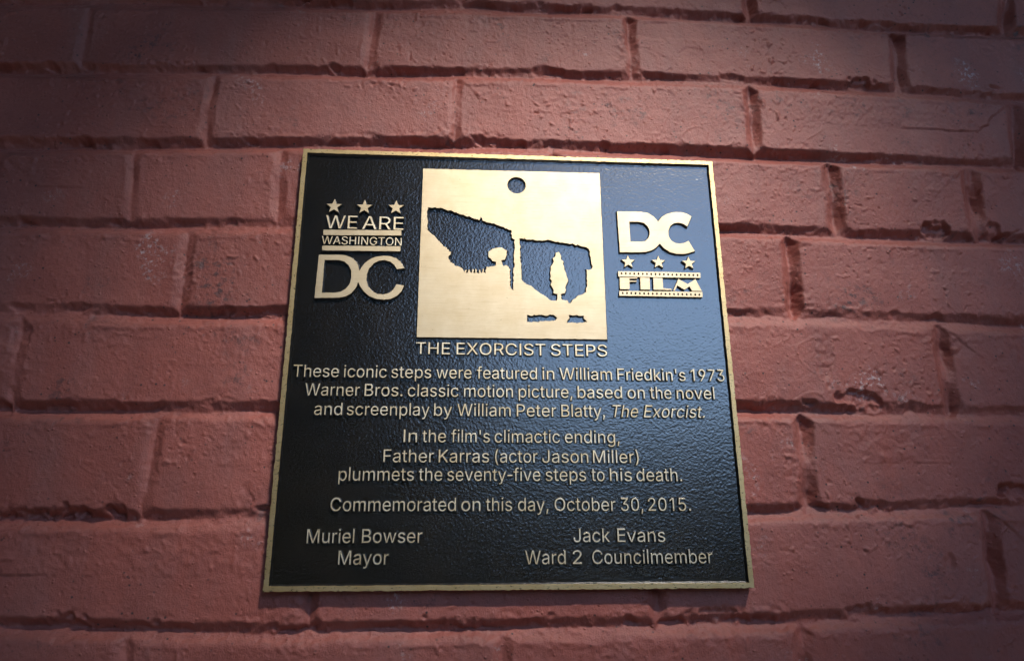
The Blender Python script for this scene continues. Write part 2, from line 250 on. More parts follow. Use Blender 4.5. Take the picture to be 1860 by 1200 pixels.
def paint_material():
    m, nt, p = new_mat("painted_masonry")
    co = coords(nt)
    big = tex(nt, co, 7, 3, 0.55)
    mid = tex(nt, co, 38, 5, 0.6)
    fine = tex(nt, co, 420, 3, 0.6)
    c = mix(nt, ramp(nt, big, [(0.35, (0, 0, 0)), (0.68, (1, 1, 1))]), (0.35, 0.096, 0.071), (0.40, 0.130, 0.102))
    c = mix(nt, ramp(nt, mid, [(0.42, (0, 0, 0)), (0.72, (0.75, 0.75, 0.75))]), c, (0.28, 0.085, 0.068))
    oi = nt.nodes.new("ShaderNodeObjectInfo")
    c = mix(nt, ramp(nt, oi.outputs['Random'], [(0.0, (0.30, 0.30, 0.30)), (0.5, (0, 0, 0))]), c, (0.23, 0.075, 0.06))
    c = mix(nt, ramp(nt, oi.outputs['Random'], [(0.5, (0, 0, 0)), (1.0, (0.22, 0.22, 0.22))]), c, (0.46, 0.19, 0.16))
    # grey dust washed down the paint
    vs = coords(nt, (1, 1, 0.28))
    streak = tex(nt, vs, 26, 5, 0.65)
    c = mix(nt, ramp(nt, streak, [(0.48, (0, 0, 0)), (0.76, (0.45, 0.45, 0.45))]), c, (0.25, 0.13, 0.12))
    c = mix(nt, ramp(nt, fine, [(0.3, (0.35, 0.35, 0.35)), (0.5, (0, 0, 0))]), c, (0.22, 0.07, 0.055))
    # dirt specks, soot patches and pale scuffs
    vor = N(nt, "ShaderNodeTexVoronoi", Scale=160.0)
    nt.links.new(co, vor.inputs['Vector'])
    gate = tex(nt, co, 16, 4, 0.7)
    speck = mix(nt, 1.0, ramp(nt, vor.outputs['Distance'], [(0.07, (1, 1, 1)), (0.16, (0, 0, 0))]),
                ramp(nt, gate, [(0.45, (0, 0, 0)), (0.56, (1, 1, 1))]), 'MULTIPLY')
    c = mix(nt, speck, c, (0.05, 0.03, 0.028))
    vor2 = N(nt, "ShaderNodeTexVoronoi", Scale=330.0)
    nt.links.new(coords(nt, (1, 1, 0.8)), vor2.inputs['Vector'])
    speck2 = mix(nt, 1.0, ramp(nt, vor2.outputs['Distance'], [(0.05, (1, 1, 1)), (0.15, (0, 0, 0))]),
                 ramp(nt, tex(nt, co, 31, 4, 0.7), [(0.46, (0, 0, 0)), (0.60, (0.8, 0.8, 0.8))]), 'MULTIPLY')
    c = mix(nt, speck2, c, (0.07, 0.03, 0.025))
    soot = mix(nt, 1.0, ramp(nt, tex(nt, co, 13, 4, 0.7), [(0.55, (0, 0, 0)), (0.68, (1, 1, 1))]),
               ramp(nt, tex(nt, co, 170, 4, 0.75), [(0.5, (0, 0, 0)), (0.6, (0.8, 0.8, 0.8))]), 'MULTIPLY')
    c = mix(nt, soot, c, (0.055, 0.042, 0.045))
    scuff = mix(nt, 1.0, ramp(nt, tex(nt, co, 22, 2, 0.5), [(0.635, (0, 0, 0)), (0.72, (1, 1, 1))]),
                ramp(nt, tex(nt, co, 260, 4, 0.8), [(0.52, (0, 0, 0)), (0.62, (0.8, 0.8, 0.8))]), 'MULTIPLY')
    c = mix(nt, scuff, c, (0.55, 0.45, 0.45))
    nt.links.new(c, p.inputs['Base Color'])
    p.inputs['Roughness'].default_value = 0.5
    p.inputs['Specular IOR Level'].default_value = 0.45
    vor3 = N(nt, 'ShaderNodeTexVoronoi', Scale=150.0)
    nt.links.new(coords(nt, (1, 1, 1.1), (0.3, 0.5, 0.2)), vor3.inputs['Vector'])
    grain = tex(nt, co, 950, 4, 0.7)
    lump = tex(nt, co, 190, 4, 0.6)
    weave = tex(nt, coords(nt, (1, 1, 0.45)), 900, 2, 0.5)
    b = bump(nt, lump, 0.22, 0.0014)
    pim = mix(nt, 1.0, ramp(nt, vor3.outputs['Distance'], [(0.0, (1, 1, 1)), (0.17, (0, 0, 0))]), ramp(nt, tex(nt, co, 45, 3, 0.7), [(0.44, (0, 0, 0)), (0.56, (1, 1, 1))]), 'MULTIPLY')
    b = bump(nt, pim, 0.9, 0.0007, b)
    b = bump(nt, grain, 0.75, 0.0005, b)
    b = bump(nt, weave, 0.6, 0.0003, b)
    nt.links.new(b, p.inputs['Normal'])
    return m

def field_material():
    m, nt, p = new_mat("dark_bronze_lacquer")
    co = coords(nt)
    n1 = tex(nt, co, 620, 2, 0.5, 0.0)
    n2 = tex(nt, co, 90, 3, 0.5)
    wear = tex(nt, co, 30, 4, 0.6)
    c = mix(nt, ramp(nt, wear, [(0.4, (0, 0, 0)), (0.7, (1, 1, 1))]), (0.006, 0.0045, 0.003), (0.013, 0.0095, 0.006))
    nt.links.new(c, p.inputs['Base Color'])
    p.inputs['Roughness'].default_value = 0.2
    p.inputs['IOR'].default_value = 2.3
    b = bump(nt, n2, 0.05, 0.0012)
    b = bump(nt, n1, 0.55, 0.00034, b)
    nt.links.new(b, p.inputs['Normal'])
    return m

def side_material():
    m, nt, p = new_mat("dark_bronze_edge")
    p.inputs['Base Color'].default_value = (0.005, 0.0045, 0.004, 1)
    p.inputs['Roughness'].default_value = 0.38
    p.inputs['IOR'].default_value = 1.9
    b = bump(nt, tex(nt, coords(nt), 500, 2), 0.4, 0.0003)
    nt.links.new(b, p.inputs['Normal'])
    return m

def brass_material(name="brushed_brass", stretch=(0.045, 1, 1), rot=(0, 0, 0), c0=(0.66, 0.53, 0.33), c1=(0.74, 0.62, 0.42), r0=0.46, r1=0.60, pit_t=0.30):
    m, nt, p = new_mat(name)
    co = coords(nt)
    br = tex(nt, coords(nt, stretch, rot), 1500, 3, 0.7)
    br2 = tex(nt, coords(nt, stretch, rot), 900, 4, 0.75)
    blot = tex(nt, co, 60, 4, 0.6)
    c = mix(nt, ramp(nt, blot, [(0.35, (0, 0, 0)), (0.7, (1, 1, 1))]), c0, c1)
    c = mix(nt, ramp(nt, br2, [(0.34, (0.28, 0.28, 0.28)), (0.50, (0, 0, 0))]), c, (0.50, 0.36, 0.19))
    pit = tex(nt, coords(nt, (0.5, 1, 1)), 700, 3, 0.7)
    c = mix(nt, ramp(nt, pit, [(pit_t - 0.03, (0.85, 0.85, 0.85)), (pit_t + 0.03, (0, 0, 0))]), c, (0.05, 0.04, 0.025))
    nt.links.new(c, p.inputs['Base Color'])
    p.inputs['Metallic'].default_value = 1.0
    r = N(nt, "ShaderNodeMapRange")
    r.inputs[3].default_value = r0
    r.inputs[4].default_value = r1
    nt.links.new(br2, r.inputs[0])
    nt.links.new(r.outputs[0], p.inputs['Roughness'])
    b = bump(nt, br, 0.5, 0.00012)
    nt.links.new(b, p.inputs['Normal'])
    return m

M_PAINT = paint_material()
M_FIELD = field_material()
M_SIDE = side_material()
M_BRASS = brass_material()
M_BRASS_DIAG = brass_material("filed_brass", (0.10, 1, 1), (0, math.radians(-38), 0), (0.64, 0.46, 0.21), (0.74, 0.57, 0.30), 0.40, 0.58, 0.38)
M_BRASS_TEXT = brass_material("worn_brass", (0.3, 1, 1), (0, math.radians(70), 0), (0.84, 0.68, 0.42), (1.0, 0.92, 0.72), 0.46, 0.62, 0.34)

def simple_mat(name, a, b, scale, rough=0.7):
    m, nt, p = new_mat(name)
    t = tex(nt, coords(nt), scale, 4, 0.6)
    nt.links.new(mix(nt, ramp(nt, t, [(0.35, (0, 0, 0)), (0.65, (1, 1, 1))]), a, b), p.inputs['Base Color'])
    p.inputs['Roughness'].default_value = rough
    nt.links.new(bump(nt, t, 0.4, 0.01), p.inputs['Normal'])
    return m

# ------------------------------------------------------------------ pavement
M_GROUND = simple_mat("worn_paving", (0.030, 0.026, 0.022), (0.05, 0.042, 0.036), 3, 0.85)
g = mesh("pavement", [(-60, -60, 0), (60, -60, 0), (60, 60, 0), (-60, 60, 0)], [(0, 1, 2, 3)], [M_GROUND])
tag(g, "worn grey brown pavement in front of the wall", None, "structure")

# ------------------------------------------------------------------ the painted brick wall: one height field, cut into bricks and mortar
def axis(lo, hi, flo, fhi, fine, coarse):
    a = np.arange(flo, fhi + fine / 2, fine)
    def side(start, end, sgn):
        out, v, st = [], start, fine
        while abs(v - start) < abs(end - start):
            st = min(st * 1.25, coarse)
            v = v + sgn * st
            out.append(v)
        return np.array(out)
    return np.concatenate([side(flo, lo, -1)[::-1], a, side(fhi, hi, 1)])

FINE = 0.9
xs = axis(-1250, 1250, -425, 480, FINE, 8.0)
zs = axis(-900, 1000, -235, 350, FINE, 8.0)
X, Z = np.meshgrid(xs, zs)

def smooth1(v, n):
    k = np.ones(n) / n
    return np.convolve(np.pad(v, (n // 2, n // 2), mode='edge'), k, mode='valid')[:len(v)]

dense = np.arange(-1400, 1401, 2.0)
beds = []
for j in BED_JOINTS:
    jx, jz = [p[0] for p in j], [p[1] for p in j]
    beds.append(smooth1(np.interp(dense, jx, jz), 41))
pitch = 67.0
n_up, n_dn = 11, 11
allbeds = [beds[0] + pitch * k for k in range(n_up, 0, -1)] + beds + [beds[-1] - pitch * k for k in range(1, n_dn + 1)]
rows_heads = []
rnd = random.Random(5)
for k in range(n_up + len(BED_JOINTS) + n_dn + 1):
    r = k - n_up                      # row index in the measured data
    if 0 <= r < len(HEAD_JOINTS):
        hj = [tuple(h) for h in HEAD_JOINTS[r]]
    else:
        o = (0 if k % 2 else 106) + rnd.uniform(-12, 12)
        hj = [(o + 213 * i, o + 213 * i + rnd.uniform(-2, 2)) for i in range(-1, 2)]
    step = 106.0 if r == 3 else 213.0
    while hj[0][0] > -1350:
        v = hj[0][0] - step + rnd.uniform(-4, 4)
        hj.insert(0, (v, v + rnd.uniform(-2, 2)))
    while hj[-1][0] < 1350:
        v = hj[-1][0] + step + rnd.uniform(-4, 4)
        hj.append((v, v + rnd.uniform(-2, 2)))
    rows_heads.append(hj)

BZ = np.array([np.interp(xs, dense, b) for b in allbeds])        # (beds, nx)
row = np.zeros(X.shape, int)
for b in BZ:
    row += (Z < b[None, :]).astype(int)                            # row 0 lies above the first bed
nb = len(allbeds)
col_i = np.arange(X.shape[1])[None, :].repeat(X.shape[0], 0)
top = np.where(row > 0, BZ[np.clip(row - 1, 0, nb - 1), col_i], BZ[0][None, :] + pitch)
bot = np.where(row < nb, BZ[np.clip(row, 0, nb - 1), col_i], BZ[-1][None, :] - pitch)
tv = np.clip((top - Z) / np.maximum(top - bot, 1), 0, 1)
left = np.full(X.shape, -1e4)
right = np.full(X.shape, 1e4)
cidx = np.zeros(X.shape, int)
hw_left = np.full(X.shape, 4.0)
hw_right = np.full(X.shape, 4.0)
for r in range(nb + 1):
    m = row == r
    if not m.any():
        continue
    x, t = X[m], tv[m]
    l, rr, ci, hl, hr = left[m], right[m], cidx[m], hw_left[m], hw_right[m]
    for q, (a, b) in enumerate(rows_heads[min(r, len(rows_heads) - 1)]):
        jx = a + (b - a) * t
        w = 3.4 + rnd.uniform(-0.5, 0.8) + 2.4 * min(max((a + 20) / 300.0, 0), 1)
        past = x >= jx
        l = np.where(past, jx, l)
        hl = np.where(past, w, hl)
        ci = np.where(past, q + 1, ci)
        nxt = (~past) & (rr > 9e3)
        rr = np.where(nxt, jx, rr)
        hr = np.where(nxt, w, hr)
    left[m], right[m], cidx[m], hw_left[m], hw_right[m] = l, rr, ci, hl, hr

rag = 1.2 * noise2(X / 19, Z / 19, 1) + 1.0 * noise2(X / 7, Z / 7, 2) + 0.8 * noise2(X / 3, Z / 3, 3)
rag2 = 1.6 * noise2(X / 23, Z / 9, 4) + 1.1 * noise2(X / 7, Z / 6, 5) + 0.55 * noise2(X / 3, Z / 3, 45) - 2.2 * sstep(0.22, 0.45, noise2(X / 16, Z / 12, 46))
rough_edge = 1.0 + 1.6 * sstep(0.12, 0.45, noise2(X / 70, Z / 40, 6))
hw_bed = 5.4 + 0.9 * noise2(X / 90, Z / 35, 7)
d_top = top - Z - hw_bed * 0.95 + rag * rough_edge
d_bot = Z - bot - hw_bed * 1.05 + rag2 * rough_edge
ragv = 1.1 * noise2(X / 20, Z / 26, 31) + 0.5 * noise2(X / 5, Z / 8, 32) + 0.5 * noise2(X / 2.5, Z / 3, 33)
d_l = X - left - hw_left + ragv * (0.5 + 0.5 * rough_edge)
d_r = right - X - hw_right - ragv * (0.5 + 0.5 * rough_edge)
dv = smin(d_l, d_r, 1.0)
dh = smin(d_top, d_bot, 1.0)
d = smin(dh, dv, 5.0)

# mortar surface: bed joints struck from deep at the top to nearly flush at the bottom, head joints shallower
u_top = (top - Z)                     # distance below the joint line (this brick's top side)
u_bot = (Z - bot)
sgn = np.where(u_top < u_bot, -u_top, u_bot)          # + above the joint line, - below it
u = np.clip(0.5 - sgn / (2 * 5.6), 0, 1)
var = np.clip(1.0 + 1.1 * noise2(X / 110, Z / 60, 8), 0.45, 1.5)
bed_depth = (8.0 - 7.3 * u ** 0.8) * var
side_d = np.where((X - left) < (right - X), (X - left), -(right - X))
uv = np.clip(0.5 + side_d / 13.0, 0, 1)
right_amt = sstep(-60, 260, X)
head_depth = (1.3 + 2.4 * uv) * (1 - right_amt) + (3.2 + 4.8 * uv) * right_amt
head_depth *= np.clip(1.0 + 1.6 * noise2(X / 40, Z / 30, 9), 0.25, 1.6)
is_bed = sstep(-3.0, 3.0, dv - dh)
mortar = -(bed_depth * is_bed + head_depth * (1 - is_bed))
mortar += 0.6 * noise2(X / 10, Z / 7, 10) + 0.45 * noise2(X / 3.5, Z / 3.5, 11) + 0.5 * sstep(0.25, 0.5, noise2(X / 4.5, Z / 4.5, 34))

# brick faces
bid = row * 64 + cidx
ub, inv = np.unique(bid, return_inverse=True)
inv = inv.reshape(bid.shape)
rs = np.random.RandomState(11)
off = rs.uniform(-0.7, 0.5, len(ub))[inv]
tx = rs.uniform(-0.8, 0.8, len(ub))[inv]
tz = rs.uniform(-0.6, 0.6, len(ub))[inv]
ctr = np.clip((left + right) / 2, -1e4, 1e4)
face = off + tx * np.clip((X - ctr) / 100, -1, 1) + tz * (tv - 0.5) * 2
face += 0.7 * noise2(X / 55, Z / 45, 12) + 0.42 * noise2(X / 19, Z / 16, 13) + 0.16 * noise2(X / 7, Z / 7, 14)
face += 0.16 * noise2(X / 3, Z / 3, 15)
# lumps of thick paint, grit and pits
lumpy = sstep(0.05, 0.4, noise2(X / 60 + 9, Z / 50, 16))
face += 0.8 * sstep(0.28, 0.5, noise2(X / 5.5, Z / 5.5, 17)) * (0.2 + lumpy)
face -= 0.8 * sstep(0.30, 0.5, noise2(X / 4.5, Z / 4.0, 18)) * (0.12 + lumpy)
face += 0.5 * sstep(0.40, 0.52, noise2(X / 2.6, Z / 2.6, 19))
face -= 0.7 * sstep(0.43, 0.53, noise2(X / 2.7, Z / 2.7, 35))
face += 0.35 * sstep(0.05, 0.22, noise2(X / 28, Z / 15, 36)) * sstep(0.2, 0.5, noise2(X / 90, Z / 60, 37))     # thicker skins of old paint
near_edge = 1 - sstep(2.0, 11.0, d)
face += near_edge * (1.3 * noise2(X / 6, Z / 4, 38) + 0.6 * noise2(X / 2.6, Z / 2.6, 39)) * sstep(-0.05, 0.35, noise2(X / 40, Z / 30, 40))
ridge = np.abs(noise2(X / 34, Z / 26, 20))
face += 0.35 * (1 - sstep(0.0, 0.035, ridge)) * sstep(0.15, 0.4, noise2(X / 80, Z / 70, 21))

# chipped arrises, an old hole and dents: (x, z, rx, rz, depth) mm
for (px, pz, rx, rz, dep) in [(325, 104, 14, 7, 5.5), (243, -28, 19, 6, 3.5), (345, -92, 15, 6, 4.0), (336, -91, 5, 5, 3), (285, 233, 12, 6, 3.5),
                              (289, -137, 5, 6, 1.6), (372, 105, 6, 8, 3), (222, 2, 7, 22, 1.2), (228, -168, 16, 5, 3), (-356, 12, 14, 12, 2.0),
                              (-332, 10, 12, 9, 3.0), (-268, -172, 14, 9, 4), (-135, 291, 10, 4, 5), (-97, 287, 12, 5, 6), (-64, 221, 4, 4, 4),
                              (-292, 262, 9, 2, 0.8), (400, 268, 6, 4, 3), (-170, -100, 5, 14, 0.8), (20, -178, 30, 8, 1.5), (130, -172, 25, 9, 2.2)]:
    q = ((X - px) / rx) ** 2 + ((Z - pz) / rz) ** 2 + 0.9 * noise2(X / 5, Z / 5, 22)
    face -= dep * (1 - sstep(0.25, 1.1, q))

edge_w = 2.6 + 1.1 * noise2(X / 30, Z / 30, 23)
q_ = np.clip((d / edge_w + 1.3) / 2.5, 0, 1)
prof = np.sqrt(np.clip(1 - (1 - q_) ** 2, 0, 1)) * 0.45 + sstep(0, 1, q_) * 0.55
H = mortar + (np.maximum(face, mortar + 0.4) - mortar) * prof
H += (0.30 + 0.3 * (1 - sstep(2.0, 6.0, d_top))) * np.exp(-((d - 2.2) / 1.4) ** 2) * sstep(-0.1, 0.3, noise2(X / 25, Z / 25, 24))       # paint bead along the arris
H += 0.05 * noise2(X / 1.8, Z / 1.8, 25)

gz, gx = np.gradient(H, zs, xs)
nx_, nz_ = gx, gz                                                     # surface y = -H
nrm = np.stack([-gx, -np.ones_like(H), -gz], -1)
nrm /= np.linalg.norm(nrm, axis=-1, keepdims=True)
CO = np.stack([X, -H, Z], -1) / 1000.0

wall = bpy.data.objects.new("brick_wall", None)
COL.objects.link(wall)
wall.location = (0, 0, PLAQUE_Z)
tag(wall, "brick wall under thick matt red brown paint, the plaque fixed on it", "wall")

NZ, NX = X.shape
cell = np.where(d > -0.6, inv + 1, 0)[:-1, :-1].ravel()
ii = (np.arange(NZ - 1)[:, None] * NX + np.arange(NX - 1)[None, :]).ravel()
quads_all = np.stack([ii, ii + 1, ii + NX + 1, ii + NX], -1)
COf, NRf = CO.reshape(-1, 3), nrm.reshape(-1, 3)
order = np.argsort(cell, kind='stable')
cs = cell[order]
starts = np.flatnonzero(np.r_[True, cs[1:] != cs[:-1]])
ends = np.r_[starts[1:], len(cs)]

def cut(name, sel):
    q = quads_all[sel]
    uq, iv = np.unique(q, return_inverse=True)
    me = fast_mesh(name, COf[uq], iv.reshape(q.shape), [M_PAINT], NRf[uq])
    return link(name, me, wall)

far = []
for s, e in zip(starts, ends):
    sel = order[s:e]
    if cs[s] == 0:
        cut("mortar", sel)
        continue
    c = COf[quads_all[sel][:, 0]]
    cx, cz = c[:, 0].mean(), c[:, 2].mean()
    if -0.60 < cx < 0.64 and -0.33 < cz < 0.46 and len(sel) > 60:
        cut("brick", sel)
    else:
        far.append(sel)
tag(cut("brick_field", np.concatenate(far)), "painted bricks of the same wall further along", kind="stuff")
# the body of the wall behind the painted surface, down to the pavement
def box(x0, x1, y0, y1, z0, z1):
    v = [(x, y, z) for z in (z0, z1) for y in (y0, y1) for x in (x0, x1)]
    f = [(0, 2, 3, 1), (4, 5, 7, 6), (0, 1, 5, 4), (2, 6, 7, 3), (0, 4, 6, 2), (1, 3, 7, 5)]
    return v, f
v, f = box(-1.24, 1.24, 0.013, 0.22, -PLAQUE_Z, 0.99)
mesh("wall_core", v, f, [M_PAINT], wall)

# ------------------------------------------------------------------ the plaque
plaque = bpy.data.objects.new("plaque", None)
COL.objects.link(plaque)
plaque.location = (0, FACE_Y, PLAQUE_Z)
tag(plaque, "square cast bronze memorial plaque with raised brass lettering and a cut-out picture panel", "plaque")

def area(l):
    return 0.5 * sum(l[i][0] * l[(i + 1) % len(l)][1] - l[(i + 1) % len(l)][0] * l[i][1] for i in range(len(l)))

def inside_poly(p, l):
    c = False
    for i in range(len(l)):
        x0, y0 = l[i]
        x1, y1 = l[(i + 1) % len(l)]
        if (y0 > p[1]) != (y1 > p[1]) and p[0] < (x1 - x0) * (p[1] - y0) / (y1 - y0) + x0:
            c = not c
    return c

def offset_loop(l, o):
    out, n = [], len(l)
    for i in range(n):
        a, b, c = l[i - 1], l[i], l[(i + 1) % n]
        e1 = Vector((b[0] - a[0], b[1] - a[1]))
        e2 = Vector((c[0] - b[0], c[1] - b[1]))
        if e1.length < 1e-9 or e2.length < 1e-9:
            out.append(b)
            continue
        n1 = Vector((e1.y, -e1.x)).normalized()
        n2 = Vector((e2.y, -e2.x)).normalized()
        m = n1 + n2
        if m.length < 0.3:
            m = n1
        m.normalize()
        k = o / max(m.dot(n1), 0.5)
        out.append((b[0] + m.x * k, b[1] + m.y * k))
    return out

def relief(groups, rings, top_y=0.0, inset=0.0):
    """groups: list of [outer, hole, ...] (mm). rings: [(outward offset, depth, material index of the band that ends there)]"""
    V, F, MI = [], [], []
    for loops in groups:
        fixed = []
        for k, l in enumerate(loops):
            ccw = area(l) > 0
            if (k == 0) != ccw:
                l = l[::-1]
            fixed.append(offset_loop(l, -inset) if inset else l)
        base = len(V)
        flat = []
        for l in fixed:
            flat += l
        for (x, z) in flat:
            V.append((x / 1000, (top_y) / 1000, z / 1000))
        for t in tessellate_polygon([[Vector((x, z, 0)) for x, z in l] for l in fixed]):
            a, b, c = (flat[i] for i in t)
            if (b[0] - a[0]) * (c[1] - a[1]) - (b[1] - a[1]) * (c[0] - a[0]) < 0:
                t = t[::-1]
            F.append(tuple(base + i for i in t))
            MI.append(0)
        prev, pos = base, base
        st = base
        for l in fixed:
            n = len(l)
            prev_i = list(range(st, st + n))
            st += n
            for (o, dep, mi) in rings:
                ol = offset_loop(l, o)
                b0 = len(V)
                for (x, z) in ol:
                    V.append((x / 1000, (top_y + dep) / 1000, z / 1000))
                cur = list(range(b0, b0 + n))
                for i in range(n):
                    j = (i + 1) % n
                    F.append((prev_i[i], cur[i], cur[j], prev_i[j]))
                    MI.append(mi)
                prev_i = cur
    return V, F, MI

def densify(l, step, jit, rng):
    out = []
    for i in range(len(l)):
        a, b = l[i], l[(i + 1) % len(l)]
        L = math.dist(a, b)
        n = max(1, int(L / step))
        nx, nz = (b[1] - a[1]) / max(L, 1e-6), -(b[0] - a[0]) / max(L, 1e-6)
        for k in range(n):
            t = k / n
            j = 0 if k == 0 else rng.gauss(0, jit)
            if k and rng.random() < 0.05:
                j -= jit * 3
            out.append((a[0] + (b[0] - a[0]) * t + nx * j, a[1] + (b[1] - a[1]) * t + nz * j))
    return out

rng = random.Random(3)
HALF = 152.4
FIELD_DEPTH = 2.2
def sq(h):
    return [(-h, -h), (h, -h), (h, h), (-h, h)]
# casting: the dark field, set back behind the border
sv, sf = box(-0.1505, 0.1505, FIELD_DEPTH / 1000, 0.0063, -0.1505, 0.1505)
mesh("field_plate", sv, sf, [M_FIELD], plaque)
V_, F_, MI_ = relief([[densify(sq(HALF), 1.6, 0.14, rng), densify(sq(HALF - 3.0), 2.2, 0.07, rng)]],
                     [(0.12, 0.14, 0), (1.15, FIELD_DEPTH + 0.1, 1)])
# the outer side of the border drops straight to the wall
for i, v3 in enumerate(V_):
    x, y, z = v3
    if max(abs(x), abs(z)) > 0.1518 and y > 0.001:
        s = HALF / 1000 / max(abs(x), abs(z))
        V_[i] = (max(-0.1524, min(0.1524, x)), 0.0064, max(-0.1524, min(0.1524, z)))
mesh("border", V_, F_, [M_BRASS_DIAG, M_SIDE], plaque, MI_)

RING_BIG = [(0.10, 0.12, 0), (0.75, FIELD_DEPTH + 0.1, 1)]
RING_TXT = [(0.07, 0.10, 0), (0.62, 1.9, 1)]
def relief_obj(name, groups, rings, parent, top=0.0, jit=0.05, step=1.5):
    gs = [[densify(l, step, jit, rng) if jit else l for l in g] for g in groups]
    v, f, mi = relief(gs, rings, top)
    return mesh(name, v, f, [M_BRASS, M_SIDE], parent, mi)

def circle(cx, cz, r, n):
    return [(cx + r * math.cos(2 * math.pi * k / n), cz + r * math.sin(2 * math.pi * k / n)) for k in range(n)]

# picture panel: a plain landscape with a lamp post, a round bush and a tall tree
P = SHAPES['panel']
def poplar(cx, base, top, w, rng):
    """ragged outline of a narrow leafy tree, from the foot of its trunk on the right, over the crown, to the left foot"""
    R_, L_, n = [], [], 15
    lo = base + (top - base) * 0.13
    for k in range(n):
        t = (k + 0.5) / n
        z = lo + (top - lo) * t
        prof = w * (math.sin(math.pi * (0.12 + 0.85 * t)) ** 0.75) * (1.08 - 0.35 * t)
        R_.append((cx + 0.6 * math.sin(5 * t) + prof * rng.uniform(0.72, 1.15), z))
        L_.append((cx + 0.6 * math.sin(5 * t) - prof * rng.uniform(0.72, 1.15), z))
    return [(cx + 1.5, base), (cx + 1.0, lo)] + R_ + [(cx + 0.3, top)] + L_[::-1] + [(cx - 0.9, lo), (cx - 1.3, base)]
mx, mz, mr = SHAPES['moon']
cut_b = [tuple(q) for q in P[2]]
kk = min(range(len(cut_b)), key=lambda i: math.dist(cut_b[i], (38.56, 38.57)))
P = [P[0], P[1], cut_b[:kk + 1] + poplar(33.0, 38.2, 75.0, 6.6, random.Random(12)) + cut_b[kk + 1:], P[3], P[4]]
panel_outer = [(-65.3, 10.0), (65.6, 10.3), (65.6, 139.4), (-65.0, 138.9)]
def ragged(l, amt, rng):
    out = []
    for i in range(len(l)):
        a, b = l[i], l[(i + 1) % len(l)]
        n = max(1, int(math.dist(a, b) / 1.3))
        for k in range(n):
            t = k / n
            out.append((a[0] + (b[0] - a[0]) * t + rng.uniform(-amt, amt), a[1] + (b[1] - a[1]) * t + rng.uniform(-amt, amt)))
    return out
pg = [densify(panel_outer, 2.0, 0.06, rng), circle(mx, mz, mr, 40)] + [ragged(l, 0.5, rng) for l in P[1:]]
pv, pf, pm = relief([pg], RING_BIG)
mesh("picture_panel", pv, pf, [M_BRASS, M_SIDE], plaque, pm)

# ---- raised lettering
glyph = {}
for line in GLYPHS.split("\n"):
    ch, w, rest = line[0], line[2:].split(" ", 1)[0], line[2:].split(" ", 1)[1]
    glyph[ch] = (int(w), [[tuple(map(int, p.split(","))) for p in lp.split(" ")] for lp in rest.split("/")])

def word_groups(word, x0, x1, base, cap, italic=False):
    pen, placed = 0, []
    for ch in word:
        w, loops = glyph[ch]
        placed.append((pen, loops))
        pen += w
    allx = [pen_ + p[0] + (p[1] * 0.21 if italic else 0) for pen_, loops in placed for l in loops for p in l]
    lo, hi = min(allx), max(allx)
    sx, sz = (x1 - x0) / (hi - lo), cap / 509.0
    groups = []
    for pen_, loops in placed:
        L = [[(x0 + (pen_ + x + (y * 0.21 if italic else 0) - lo) * sx, base + y * sz) for x, y in l] for l in loops]
        L.sort(key=lambda l: -abs(area(l)))
        gs = []
        for l in L:
            host = next((g_ for g_ in gs if inside_poly(l[0], g_[0])), None)
            if host is not None:
                host.append(l)
            else:
                gs.append([l])
        groups += gs
    return groups

LINE_NAMES = ["title", "text_line", "text_line", "text_line", "text_line", "text_line", "text_line", "text_line",
              "text_line", "text_line", "text_line", "text_line", "emblem_text", "emblem_text"]
def empty(name, parent):
    o = bpy.data.objects.new(name, None)
    COL.objects.link(o)
    o.parent = parent
    return o

emblem_l = empty("city_emblem", plaque)
emblem_r = empty("film_emblem", plaque)
for li, (base, cap, words) in enumerate(TEXT):
    if li < 12:
        parent = empty("title" if li == 0 else "text_line", plaque)
        if li:
            cap = 8.25
    else:
        parent = emblem_l
    for w, x0, x1 in words:
        it = w.startswith("*")
        gs = word_groups(w.lstrip("*"), x0, x1, base, cap, it)
        rings = RING_TXT if cap < 9 else [(0.07, 0.10, 0), (0.5, 2.1, 1)]
        v, f, mi = relief(gs, rings, 0.35 if cap < 9 else 0.1, 0.06 if cap < 7 else 0.10)
        mesh("word", v, f, [M_BRASS_TEXT, M_SIDE], parent, mi)

# ---- emblems
relief_obj("monogram", [SHAPES['dcl']], RING_BIG, emblem_l)
relief_obj("bar", [SHAPES['bar1']], RING_BIG, emblem_l)
relief_obj("bar", [SHAPES['bar2']], RING_BIG, emblem_l)
relief_obj("monogram", [SHAPES['dcr']], RING_BIG, emblem_r)
for k in ('F', 'I', 'Lf', 'M'):
    relief_obj("letter", [SHAPES[k]], [(0.04, 0.08, 0), (0.14, FIELD_DEPTH, 1)], emblem_r, 0, 0.03)
for k, hk in (('strip1', 'holes1'), ('strip2', 'holes2')):
    (ax, az), (bx, bz) = SHAPES[hk][0]
    holes = []
    for i in range(19):
        t = i / 18
        holes.append([(ax + (bx - ax) * t + 0.66 * math.cos(q), az + (bz - az) * t + 0.92 * math.sin(q)) for q in [2 * math.pi * s / 10 for s in range(10)]])
    v, f, mi = relief([[densify(SHAPES[k][0], 2.0, 0.04, rng)] + holes], [(0.05, 0.12, 0), (0.12, FIELD_DEPTH, 1)])
    mesh("film_strip", v, f, [M_BRASS, M_SIDE], emblem_r, mi)
